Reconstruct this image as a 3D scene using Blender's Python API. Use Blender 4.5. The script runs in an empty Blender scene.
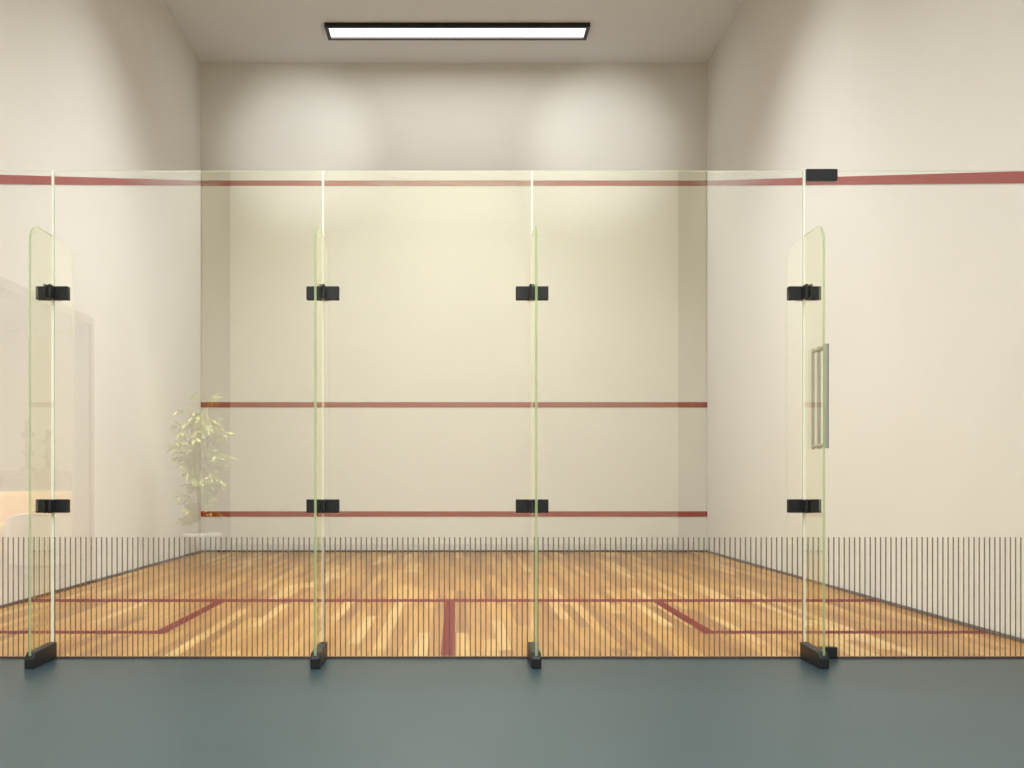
import bpy, bmesh, math, random
from mathutils import Vector, Matrix
random.seed(7)
sc=bpy.context.scene
F=1075.0; DG=5.43; CH=0.90; VX=456; VY=480
XL=-3.19; XR=3.14; YF=13.44-DG; ZC=6.11; YB=-9.67
sc.view_settings.view_transform='Standard'
sc.view_settings.look='None'

# ---------------- materials ----------------
def s2l(c):
    return tuple(((v/255)/12.92 if v/255<=0.04045 else (((v/255)+0.055)/1.055)**2.4) for v in c)+(1,)
def mat(name,rgb,rough=0.6,metal=0.0,bump=0,bscale=60,var=0.0,vscale=1.5,coat=0,spec=0.5):
    m=bpy.data.materials.new(name); m.use_nodes=True
    nt=m.node_tree; b=nt.nodes['Principled BSDF']
    b.inputs['Base Color'].default_value=s2l(rgb)
    b.inputs['Roughness'].default_value=rough
    b.inputs['Metallic'].default_value=metal
    b.inputs['Specular IOR Level'].default_value=spec
    b.inputs['Coat Weight'].default_value=coat
    tc=nt.nodes.new('ShaderNodeTexCoord')
    if var>0:
        n=nt.nodes.new('ShaderNodeTexNoise'); n.inputs['Scale'].default_value=vscale; n.inputs['Detail'].default_value=5
        nt.links.new(tc.outputs['Object'],n.inputs['Vector'])
        r=nt.nodes.new('ShaderNodeValToRGB'); c=s2l(rgb)
        r.color_ramp.elements[0].position=.3; r.color_ramp.elements[1].position=.7
        r.color_ramp.elements[0].color=tuple(v*(1-var) for v in c[:3])+(1,)
        r.color_ramp.elements[1].color=tuple(min(1,v*(1+var)) for v in c[:3])+(1,)
        nt.links.new(n.outputs['Fac'],r.inputs['Fac']); nt.links.new(r.outputs['Color'],b.inputs['Base Color'])
    if bump>0:
        n=nt.nodes.new('ShaderNodeTexNoise'); n.inputs['Scale'].default_value=bscale; n.inputs['Detail'].default_value=4
        nt.links.new(tc.outputs['Object'],n.inputs['Vector'])
        bp=nt.nodes.new('ShaderNodeBump'); bp.inputs['Strength'].default_value=bump; bp.inputs['Distance'].default_value=.01
        nt.links.new(n.outputs['Fac'],bp.inputs['Height']); nt.links.new(bp.outputs['Normal'],b.inputs['Normal'])
    return m
def emis(name,rgb,s):
    m=bpy.data.materials.new(name); m.use_nodes=True; nt=m.node_tree
    b=nt.nodes['Principled BSDF']; b.inputs['Emission Color'].default_value=s2l(rgb); b.inputs['Emission Strength'].default_value=s
    b.inputs['Base Color'].default_value=s2l(rgb)
    return m
def transl(name,rgb,tr=.5,k=.5):
    m=bpy.data.materials.new(name); m.use_nodes=True; nt=m.node_tree; N=nt.nodes; L=nt.links
    N.remove(N['Principled BSDF']); out=N['Material Output']
    d=N.new('ShaderNodeBsdfDiffuse'); t=N.new('ShaderNodeBsdfTranslucent'); d.inputs[0].default_value=s2l(rgb); t.inputs[0].default_value=s2l(rgb)
    mx=N.new('ShaderNodeMixShader'); mx.inputs[0].default_value=tr; L.new(d.outputs[0],mx.inputs[1]); L.new(t.outputs[0],mx.inputs[2])
    tp=N.new('ShaderNodeBsdfTransparent'); m2=N.new('ShaderNodeMixShader'); m2.inputs[0].default_value=k
    L.new(tp.outputs[0],m2.inputs[1]); L.new(mx.outputs[0],m2.inputs[2]); L.new(m2.outputs[0],out.inputs['Surface'])
    return m
M_wall=mat('wall_plaster',(211,211,205),.8,var=.02,vscale=.8,bump=.05,bscale=90,spec=.2)
M_ceil=mat('ceiling_paint',(210,219,228),.9,spec=.1)
M_lobwall=mat('lobby_wall_plaster',(240,238,216),.85,spec=.2)
M_added_panel=mat('lobby_added_dark_panel',(160,156,134),.8,spec=.2,var=.05)  # tone of the added panels that darken the reflected corner strips
M_trim=mat('doorway_trim_tan',(130,105,75),.6)
M_red=mat('red_line_paint',(138,0,0),.8,spec=.05)
M_redf=mat('red_floor_line_paint',(112,0,6),.6,spec=.1)
M_black=mat('black_powder_metal',(22,23,26),.45,metal=.3,bump=.05,bscale=200)
M_base=mat('dark_base_gap',(70,45,35),.7)
M_steel=mat('brushed_steel',(160,158,152),.3,metal=.7,bump=.03,bscale=150)
M_edge=transl('glass_edge_green',(170,192,142),.5,.75)
M_seal=transl('silicone_seal',(255,255,250),.5,.9)
M_floorL=mat('lobby_epoxy_floor',(44,62,67),.32,var=.05,vscale=1.3,bump=.02,bscale=14,spec=.35)
M_pot=mat('white_ceramic',(235,232,222),.3)
M_tan=mat('turned_brass',(180,145,85),.4)
M_soil=mat('soil',(60,45,30),.9)
M_bark=mat('bark',(200,180,130),.8)
M_leaf=mat('leaf',(214,224,140),.5,var=.3,vscale=6)
M_yel=mat('yellow_fabric',(224,172,74),.8,bump=.2,bscale=120)
M_white=mat('white_lacquer',(240,236,225),.4)
M_walnut=mat('walnut',(110,75,45),.4,var=.2,vscale=5)

def wood():
    m=bpy.data.materials.new('court_hardwood'); m.use_nodes=True; nt=m.node_tree; N=nt.nodes; L=nt.links
    b=N['Principled BSDF']
    tc=N.new('ShaderNodeTexCoord'); sp=N.new('ShaderNodeSeparateXYZ'); L.new(tc.outputs['Object'],sp.inputs[0])
    def mth(op,a,bv=None):
        n=N.new('ShaderNodeMath'); n.operation=op
        if isinstance(a,(int,float)): n.inputs[0].default_value=a
        else: L.new(a,n.inputs[0])
        if bv is not None:
            if isinstance(bv,(int,float)): n.inputs[1].default_value=bv
            else: L.new(bv,n.inputs[1])
        return n.outputs[0]
    xs=mth('DIVIDE',sp.outputs['X'],.075); ix=mth('FLOOR',xs)
    wn=N.new('ShaderNodeTexWhiteNoise'); wn.noise_dimensions='1D'; L.new(ix,wn.inputs['W'])
    ys=mth('ADD',mth('DIVIDE',sp.outputs['Y'],1.2),mth('MULTIPLY',wn.outputs['Value'],7.3)); iy=mth('FLOOR',ys)
    cb=N.new('ShaderNodeCombineXYZ'); L.new(ix,cb.inputs[0]); L.new(iy,cb.inputs[1])
    w2=N.new('ShaderNodeTexWhiteNoise'); w2.noise_dimensions='2D'; L.new(cb.outputs[0],w2.inputs['Vector'])
    r=N.new('ShaderNodeValToRGB'); e=r.color_ramp.elements
    e[0].position=0; e[0].color=s2l((152,100,36)); e[1].position=1; e[1].color=s2l((212,172,104))
    for p,c in((.3,(170,117,42)),(.6,(184,133,54)),(.82,(196,147,68))):
        k=e.new(p); k.color=s2l(c)
    L.new(w2.outputs['Value'],r.inputs['Fac'])
    mp=N.new('ShaderNodeMapping'); mp.inputs['Scale'].default_value=(30,1.6,1); L.new(tc.outputs['Object'],mp.inputs['Vector'])
    ad=N.new('ShaderNodeVectorMath'); ad.operation='ADD'; L.new(mp.outputs[0],ad.inputs[0])
    sc2=N.new('ShaderNodeVectorMath'); sc2.operation='SCALE'; L.new(w2.outputs['Color'],sc2.inputs[0]); sc2.inputs['Scale'].default_value=30
    L.new(sc2.outputs[0],ad.inputs[1])
    n=N.new('ShaderNodeTexNoise'); n.inputs['Scale'].default_value=1; n.inputs['Detail'].default_value=4; L.new(ad.outputs[0],n.inputs['Vector'])
    rr=N.new('ShaderNodeValToRGB'); rr.color_ramp.elements[0].position=.3; rr.color_ramp.elements[0].color=(.8,.74,.66,1); rr.color_ramp.elements[1].position=.6; rr.color_ramp.elements[1].color=(1,1,1,1)
    L.new(n.outputs['Fac'],rr.inputs['Fac'])
    mx=N.new('ShaderNodeMix'); mx.data_type='RGBA'; mx.blend_type='MULTIPLY'; mx.inputs[0].default_value=1
    L.new(r.outputs['Color'],mx.inputs[6]); L.new(rr.outputs['Color'],mx.inputs[7])
    fx=mth('FRACT',xs); gap=mth('LESS_THAN',fx,.03); fy=mth('FRACT',ys); gy=mth('LESS_THAN',fy,.004); g=mth('MAXIMUM',gap,gy)
    m2=N.new('ShaderNodeMix'); m2.data_type='RGBA'; L.new(g,m2.inputs[0]); L.new(mx.outputs[2],m2.inputs[6]); m2.inputs[7].default_value=s2l((120,76,30))
    L.new(m2.outputs[2],b.inputs['Base Color'])
    b.inputs['Roughness'].default_value=.35; b.inputs['Specular IOR Level'].default_value=.3
    return m
M_wood=wood()

def glass(name,tint,k,sat=1.0):
    m=bpy.data.materials.new(name); m.use_nodes=True; nt=m.node_tree; N=nt.nodes; L=nt.links
    N.remove(N['Principled BSDF']); out=N['Material Output']
    t=N.new('ShaderNodeBsdfTransparent'); t.inputs[0].default_value=tint
    g=N.new('ShaderNodeBsdfGlossy'); g.inputs['Roughness'].default_value=0.0; g.inputs['Color'].default_value=(1,.99,.9,1)
    fr=N.new('ShaderNodeFresnel'); fr.inputs['IOR'].default_value=1.5
    mu=N.new('ShaderNodeMath'); mu.operation='MULTIPLY'; mu.inputs[1].default_value=k; mu.use_clamp=True
    L.new(fr.outputs[0],mu.inputs[0])
    ge=N.new('ShaderNodeNewGeometry'); inv=N.new('ShaderNodeMath'); inv.operation='SUBTRACT'; inv.inputs[0].default_value=1
    L.new(ge.outputs['Backfacing'],inv.inputs[1])
    m2=N.new('ShaderNodeMath'); m2.operation='MULTIPLY'; L.new(mu.outputs[0],m2.inputs[0]); L.new(inv.outputs[0],m2.inputs[1])
    mx=N.new('ShaderNodeMixShader'); L.new(m2.outputs[0],mx.inputs[0]); L.new(t.outputs[0],mx.inputs[1]); L.new(g.outputs[0],mx.inputs[2])
    L.new(mx.outputs[0],out.inputs['Surface'])
    return m
M_glass=glass('clear_glass',(.998,.998,.988,1),4.2)
M_fin=glass('fin_glass',(.975,.985,.93,1),1.2)
def stripe():
    m=bpy.data.materials.new('stripe_vinyl'); m.use_nodes=True; nt=m.node_tree; N=nt.nodes; L=nt.links
    b=N['Principled BSDF']; b.inputs['Base Color'].default_value=s2l((108,98,84)); b.inputs['Roughness'].default_value=.6
    b.inputs['Alpha'].default_value=.6
    return m
M_str=stripe()

# ---------------- helpers ----------------
def link(o,parent=None):
    sc.collection.objects.link(o)
    if parent: o.parent=parent
    return o
def empty(name,loc=(0,0,0)):
    e=bpy.data.objects.new(name,None); e.location=loc; e.empty_display_size=.2; link(e); return e
def meshobj(name,verts,faces,m,parent=None,loc=(0,0,0)):
    me=bpy.data.meshes.new(name); me.from_pydata(verts,[],faces); me.update()
    for x in (m if isinstance(m,list) else [m]): me.materials.append(x)
    bm=bmesh.new(); bm.from_mesh(me); bmesh.ops.recalc_face_normals(bm,faces=bm.faces); bm.to_mesh(me); bm.free()
    o=bpy.data.objects.new(name,me); o.location=loc; return link(o,parent)
def bv(x0,x1,y0,y1,z0,z1):
    return [(x0,y0,z0),(x1,y0,z0),(x1,y1,z0),(x0,y1,z0),(x0,y0,z1),(x1,y0,z1),(x1,y1,z1),(x0,y1,z1)]
BF=[(0,3,2,1),(4,5,6,7),(0,1,5,4),(1,2,6,5),(2,3,7,6),(3,0,4,7)]
def boxes(name,bl,m,parent=None,bev=0,seg=2):
    V=[];Fc=[]
    for b in bl:
        n=len(V); V+=bv(*b); Fc+=[tuple(i+n for i in f) for f in BF]
    o=meshobj(name,V,Fc,m,parent)
    if bev:
        md=o.modifiers.new('bev','BEVEL'); md.width=bev; md.segments=seg; md.limit_method='ANGLE'
    return o
def lathe(name,prof,m,parent=None,loc=(0,0,0),seg=32):
    V=[];Fc=[]
    for r,z in prof:
        for i in range(seg):
            a=2*math.pi*i/seg; V.append((r*math.cos(a),r*math.sin(a),z))
    for j in range(len(prof)-1):
        for i in range(seg):
            k=(i+1)%seg; Fc.append((j*seg+i,j*seg+k,(j+1)*seg+k,(j+1)*seg+i))
    Fc.append(tuple(range(seg))); Fc.append(tuple((len(prof)-1)*seg+i for i in range(seg)))
    o=meshobj(name,V,Fc,m,parent,loc)
    for p in o.data.polygons: p.use_smooth=len(p.vertices)==4
    return o
def tube(name,pts,r,m,parent=None):
    cu=bpy.data.curves.new(name,'CURVE'); cu.dimensions='3D'; cu.bevel_depth=r; cu.bevel_resolution=3
    s=cu.splines.new('POLY'); s.points.add(len(pts)-1)
    for p,q in zip(s.points,pts): p.co=(*q,1)
    cu.use_fill_caps=True; cu.materials.append(m)
    return link(bpy.data.objects.new(name,cu),parent)

# ---------------- room shell ----------------
T=.15
boxes('floor_court',[(XL,XR,0,YF,-.1,0)],M_wood)
boxes('floor_lobby',[(XL,XR,YB,0,-.1,0)],M_floorL)
boxes('ceiling',[(XL-T,XR+T,YB-T,YF+T,ZC,ZC+.1)],M_ceil)
boxes('wall_front',[(XL-T,XR+T,YF,YF+T,-.1,ZC)],M_wall)
boxes('wall_right',[(XR,XR+T,YB,YF,-.1,ZC)],M_wall)
DY0,DY1,DZ=-3.94,-1.2,2.25
boxes('wall_left',[(XL-T,XL,0,YF,-.1,ZC)],M_wall)
boxes('wall_left_lobby',[(XL-T,XL,YB,DY0,-.1,ZC),(XL-T,XL,DY1,0,-.1,ZC),(XL-T,XL,DY0,DY1,DZ,ZC)],M_wall)
boxes('wall_back',[(XL-T,XR+T,YB-T,YB,-.1,ZC)],M_lobwall)
boxes('wall_added_panel_left',[(XL,XL+.02,YB,-8.01,0,ZC)],M_added_panel)  # added panels, out of view, to get dark strips in the glass reflection
boxes('wall_added_panel_right',[(XR-.02,XR,YB,-8.01,0,ZC)],M_added_panel)
boxes('trim_doorway',[(XL-.01,XL+.015,DY0-.07,DY0,0,DZ+.07),(XL-.01,XL+.015,DY1,DY1+.07,0,DZ+.07),(XL-.01,XL+.015,DY0,DY1,DZ,DZ+.07)],M_trim)
# lounge beyond doorway
LX=-7.2
boxes('floor_lounge',[(LX,XL,YB,0,-.1,-.001)],M_walnut)
boxes('ceiling_lounge',[(LX-T,XL-T,YB-T,T,3.0,3.1)],M_ceil)
boxes('wall_lounge_back',[(LX-T,XL-T,YB-T,YB,-.1,3.0)],M_lobwall)
boxes('wall_lounge_left',[(LX-T,LX,YB,0,-.1,3.0)],M_lobwall)
boxes('wall_lounge_front',[(LX-T,XL-T,0,T,-.1,3.0)],M_lobwall)
# base strips
boxes('baseboard_front',[(XL,XR,YF-.012,YF,0,.022)],M_base)
boxes('baseboard_left',[(XL,XL+.012,.03,YF,0,.022)],M_base)
boxes('baseboard_right',[(XR-.012,XR,.03,YF,0,.022)],M_base)

# ---------------- court lines ----------------
w=.033
boxes('trim_front_lines',[(XL,XR,YF-.006,YF,z-w,z+w) for z in(.475,1.84,4.61)],M_red)
def side(nm,x0,x1):
    V=[]
    for y,z in((YF,4.61),(0.03,4.61-.2715*(YF-.03))):
        V+=[(x0,y,z-w),(x1,y,z-w),(x1,y,z+w),(x0,y,z+w)]
    meshobj(nm,V,[(0,1,2,3),(4,7,6,5),(0,4,5,1),(1,5,6,2),(2,6,7,3),(3,7,4,0)],M_red)
side('trim_left_out_line',XL,XL+.005); side('trim_right_out_line',XR-.005,XR)
z=.003
boxes('court_floor_lines',[(XL,XR,2.51,2.67,0,z),(-.078,-.012,0.03,2.51,0,z),
  (-1.78,-1.71,.97,2.51,0,z),(1.455,1.525,.97,2.51,0,z),(XL,-1.71,.87,.97,0,z),(1.455,XR,.87,.97,0,z)],M_redf)

# ---------------- glass wall ----------------
GH=.9+(480-171)/198.0
J=[(53-456)/198,(323-456)/198,(532-456)/198,(804-456)/198]
gw=empty('glass_partition_wall')
th=.006
def panel(nm,x0,x1,par):
    o=boxes(nm,[(x0+.006,x1-.006,-th,th,.012,GH)],[M_glass,M_edge],par)
    for p in o.data.polygons:
        if abs(p.normal.y)<.5: p.material_index=1
    return o
xs=[XL]+J
for i in range(4): panel('glass_panel_%d'%(i+1),xs[i],xs[i+1],gw)
boxes('silicone_joints',[(x-.0055,x+.0055,-th,th,.012,GH) for x in J],M_seal,gw)
boxes('floor_channel',[(XL,XR,-.012,.012,0,.008)],M_base,gw)
ft=.006
FD=.295; FT=2.13
def fin(i,x):
    r=.09; yb=-th-.003; prof=[(yb,0.03),(-FD,0.03)]
    for k in range(9):
        a=math.pi/2*k/8; prof.append((-FD+r-r*math.cos(a),FT-r+r*math.sin(a)))
    prof.append((yb,FT)); n=len(prof)
    V=[(x-ft,y,z) for y,z in prof]+[(x+ft,y,z) for y,z in prof]
    Fc=[tuple(range(n)),tuple(range(2*n-1,n-1,-1))]+[(k,(k+1)%n,n+(k+1)%n,n+k) for k in range(n)]
    o=meshobj('fin_%d'%i,V,Fc,[M_fin,M_edge,M_seal],gw)
    for p in o.data.polygons:
        if p.normal.y>.9: p.material_index=2
        elif abs(p.normal.x)<.5: p.material_index=1
    for zc in (.9+(480-293.5)/198,.9-(506-480)/198):
        bl=[(x-.082,x-.003,-.02,-th,zc-.034,zc+.034),(x+.003,x+.082,-.02,-th,zc-.034,zc+.034),
            (x-.018,x-ft,-.085,-.02,zc-.034,zc+.034),(x+ft,x+.018,-.085,-.02,zc-.034,zc+.034),
            (x-.082,x+.082,th,.018,zc-.034,zc+.034)]
        boxes('fin_clamp_%d'%i,bl,M_black,gw,.003)
    a=.024
    pr=[(-th-.002,0),(-FD-.012,0),(-FD-.012,.05),(-FD+.02,.075),(-th-.002,.085)]
    n=len(pr); V=[(x-a,y,z) for y,z in pr]+[(x+a,y,z) for y,z in pr]
    Fc=[tuple(range(n)),tuple(range(2*n-1,n-1,-1))]+[(k,(k+1)%n,n+(k+1)%n,n+k) for k in range(n)]
    o=meshobj('fin_shoe_%d'%i,V,Fc,M_black,gw); md=o.modifiers.new('b','BEVEL'); md.width=.006; md.segments=2
for i,x in enumerate(J): fin(i+1,x)
# vinyl stripes
bl=[];x=XL+.01
while x<XR-.01:
    bl.append((x,x+.0068,-th-.0012,-th-.0004,.012,.9-(537-480)/198)); x+=.0262
boxes('vinyl_stripes',bl,M_str,gw)
# door
dr=empty('glass_door')
panel('door_leaf',J[3],XR,dr)
xd=J[3]+.006
boxes('top_pivot_patch',[(xd,xd+.158,-.02,.02,GH-.052,GH+.006)],M_black,dr,.003)
boxes('bottom_pivot_patch',[(xd,xd+.158,-.02,.02,.004,.058)],M_black,dr,.003)
hx=J[3]+.07
zt=.9+(480-347)/198; zb=.9+(480-449)/198
def bars(nm,y1,a,plate):
    s=-1 if y1<0 else 1
    tube(nm,[(hx,y1,zb),(hx,y1,zt)],a,M_steel,dr)
    for zz in (zb+.015,zt-.015): tube(nm+'_standoff',[(hx,s*th,zz),(hx,y1,zz)],a*.85,M_steel,dr)
    if plate: tube(nm+'_backbar',[(hx,-th-.012,zb),(hx,-th-.012,zt)],.009,M_steel,dr)
bars('pull_handle_out',-.12,.0145,True); bars('pull_handle_in',.07,.009,False)

# ---------------- lights ----------------
WC=(.98,.99,1.0)
def fixture(x0,x1,y0,y1,power,zc=ZC,em=6,col=WC,spread=180,h=.05,f=.045):
    p=empty('ceiling_light',((x0+x1)/2,(y0+y1)/2,zc)); cx,cy=(x0+x1)/2,(y0+y1)/2
    def lb(b): return (b[0]-cx,b[1]-cx,b[2]-cy,b[3]-cy,b[4]-zc,b[5]-zc)
    boxes('frame',[lb(b) for b in [(x0,x1,y0,y0+f,zc-h,zc),(x0,x1,y1-f,y1,zc-h,zc),(x0,x0+f,y0+f,y1-f,zc-h,zc),(x1-f,x1,y0+f,y1-f,zc-h,zc)]],M_black,p,.003)
    boxes('diffuser',[lb((x0+f,x1-f,y0+f,y1-f,zc-.03,zc-.01))],emis('diffuser_glow',(255,250,242),em),p)
    l=bpy.data.lights.new('tube_lamp','AREA'); l.shape='RECTANGLE'; l.size=x1-x0-2*f; l.size_y=y1-y0-2*f; l.energy=power; l.color=col
    l.spread=math.radians(spread)
    o=bpy.data.objects.new('tube_lamp',l); o.location=(0,0,-.04); link(o,p)
    return p
def spot(name,p,loc,target,en,ang,par_loc=(0,0,0)):
    l=bpy.data.lights.new(name,'SPOT'); l.energy=en; l.spot_size=math.radians(ang); l.spot_blend=1; l.shadow_soft_size=.08; l.color=WC
    o=bpy.data.objects.new(name,l); o.location=Vector(loc)-Vector(par_loc); link(o,p)
    o.rotation_euler=(Vector(target)-Vector(loc)).to_track_quat('-Z','Y').to_euler()
fixture(-1.5,1.53,12.24-DG,12.62-DG,30,em=2)
p2=fixture(-1.55,1.58,3.6,4.1,225,em=2,spread=128)
c2=(.015,3.85,ZC)
for x,tx in((-1.5,-1.95),(1.5,1.85)):
    spot('wall_washer',p2,(x,3.85,ZC-.07),(tx,YF,5.1),420,31,c2)
fixture(-1.55,1.58,.9,1.4,78,em=2,spread=110)
fixture(-1.55,1.58,-2.9,-2.4,165,em=2,spread=120)
p5=fixture(-1.8,1.8,-7.6,-7.1,560,em=2)
spot('added_plant_spot',p5,(-2.3,-3.8,ZC-.1),(-2.7,-6.0,1.0),3600,20,(0,-7.35,ZC))  # added lamp without a known source, brightens the plant's reflection
fixture(-5.9,-4.7,-5.0,-4.6,200,zc=3.0,em=2)

# ---------------- lobby items (seen mirrored in the glass) ----------------
px,py=-2.70,-6.0
pl=empty('potted_fig_tree',(px,py,0))
lathe('pot',[(.13,0),(.15,.02),(.19,.3),(.2,.34),(.185,.34),(.17,.29)],M_pot,pl)
lathe('soil',[(.17,.28),(.172,.295)],M_soil,pl)
LV=[];LF=[]
def leaf(p,d,L,W):
    d=d.normalized(); s=d.cross(Vector((0,0,1)))
    if s.length<.1: s=Vector((1,0,0))
    s.normalize(); s=(Matrix.Rotation(random.uniform(-.8,.8),3,d)@s); n=s.cross(d)
    b=len(LV)
    pts=[p,p+d*L*.3+s*W*.5+n*.01,p+d*L*.65+s*W*.42,p+d*L-n*.015,p+d*L*.65-s*W*.42,p+d*L*.3-s*W*.5+n*.01,p+d*L*.5-n*.012]
    LV.extend(tuple(q) for q in pts)
    LF.extend([(b,b+1,b+6),(b+1,b+2,b+6),(b+2,b+3,b+6),(b+3,b+4,b+6),(b+4,b+5,b+6),(b+5,b,b+6)])
for k in range(4):
    a=k*1.7; pts=[]
    for i in range(9):
        t=i/8; r=.03+.12*t*math.sin(1.2+k)
        pts.append(Vector((math.cos(a+t)*abs(r),math.sin(a+t)*abs(r),.28+(1.5-.1*k)*t)))
    tube('stem_%d'%k,pts,.012,M_bark,pl)
    for j in range(32):
        t=random.uniform(.12,1); i=min(7,int(t*8)); p=pts[i].lerp(pts[i+1],t*8-i)
        aa=random.uniform(0,6.28); el=random.uniform(.1,.9)
        R=(.1+.2*math.sin(math.pi*min(1,(t+.12)*.85)))*random.uniform(.6,1)
        d=Vector((math.cos(aa),math.sin(aa),el)); q=p+d.normalized()*R; q.z-=.04
        mid=(p+q)/2+Vector((0,0,.03))
        if j%2==0: tube('twig_%d_%d'%(k,j),[p,mid,q],.004,M_bark,pl)
        for m_ in range(7):
            tt=random.uniform(.35,1); b0=p.lerp(q,tt)
            leaf(b0,Vector((math.cos(aa)+random.uniform(-1,1),math.sin(aa)+random.uniform(-1,1),random.uniform(-.9,.5))),random.uniform(.08,.13),random.uniform(.03,.045))
meshobj('foliage',LV,LF,M_leaf,pl)

# sofa
so=empty('sofa',(-5.05,-5.9,0))
boxes('seat_base',[(-.95,.95,-.42,.42,.12,.3)],M_yel,so,.04,3)
boxes('seat_cushions',[(-.74,-.01,-.28,.44,.3,.45),(.01,.74,-.28,.44,.3,.45)],M_yel,so,.05,3)
boxes('backrest',[(-.95,.95,-.45,-.25,.25,.78)],M_yel,so,.07,4)
boxes('arms',[(-.95,-.76,-.42,.44,.25,.6),(.76,.95,-.42,.44,.25,.6)],M_yel,so,.06,4)
boxes('legs',[(sx-.03,sx+.03,sy-.03,sy+.03,0,.13) for sx in(-.85,.85) for sy in(-.35,.35)],M_walnut,so)
# tub chair
tcx=empty('tub_chair',(-3.85,-4.75,0))
V=[];Fc=[];n=24
for i in range(n+1):
    a=math.radians(-20+220*i/n)
    h=.4+.2*math.sin(math.pi*i/n)
    for r,zz in((.36,.12),(.39,h),(.31,h),(.29,.12)): V.append((r*math.cos(a),r*math.sin(a),zz))
for i in range(n):
    for k in range(4): Fc.append((i*4+k,i*4+(k+1)%4,(i+1)*4+(k+1)%4,(i+1)*4+k))
Fc+=[(0,1,2,3),(n*4+3,n*4+2,n*4+1,n*4)]
o=meshobj('shell',V,Fc,M_white,tcx); md=o.modifiers.new('b','BEVEL'); md.width=.02; md.segments=3
lathe('seat_cushion',[(.26,.14),(.29,.2),(.29,.34),(.26,.38)],M_white,tcx)
boxes('legs',[(sx-.02,sx+.02,sy-.02,sy+.02,0,.15) for sx in(-.2,.2) for sy in(-.2,.2)],M_walnut,tcx)
# console with candlesticks
co=empty('console_table',(-5.9,-9.4,0))
boxes('top',[(-.5,.7,-.2,.18,.98,1.02)],M_tan,co,.005)
boxes('legs',[(sx-.025,sx+.025,sy-.025,sy+.025,0,.98) for sx in(-.45,.65) for sy in(-.15,.13)],M_tan,co)
cp=[(.09,0),(.09,.03),(.03,.07),(.03,.2),(.06,.25),(.03,.3),(.025,.45),(.07,.5),(.07,.53),(.03,.54),(.03,.7),(.005,.71)]
for k,(dx,s) in enumerate(((.0,1),(.28,.8))):
    lathe('candlestick',[(r*1.3,zz*s) for r,zz in cp],M_walnut,None,(-5.9+dx,-9.4,1.021))

# ---------------- world, camera ----------------
w_=bpy.data.worlds.new('World'); sc.world=w_; w_.use_nodes=True
w_.node_tree.nodes['Background'].inputs[0].default_value=(.8,.85,.9,1); w_.node_tree.nodes['Background'].inputs[1].default_value=.3
cam=bpy.data.cameras.new('camera'); co_=bpy.data.objects.new('camera',cam); link(co_)
co_.location=(0,-DG,CH); co_.rotation_euler=(math.radians(90),0,0)
cam.sensor_width=36; cam.lens=F/1024*36; cam.shift_x=(512-VX)/1024; cam.shift_y=(VY-384)/1024
cam.clip_start=.05
sc.camera=co_
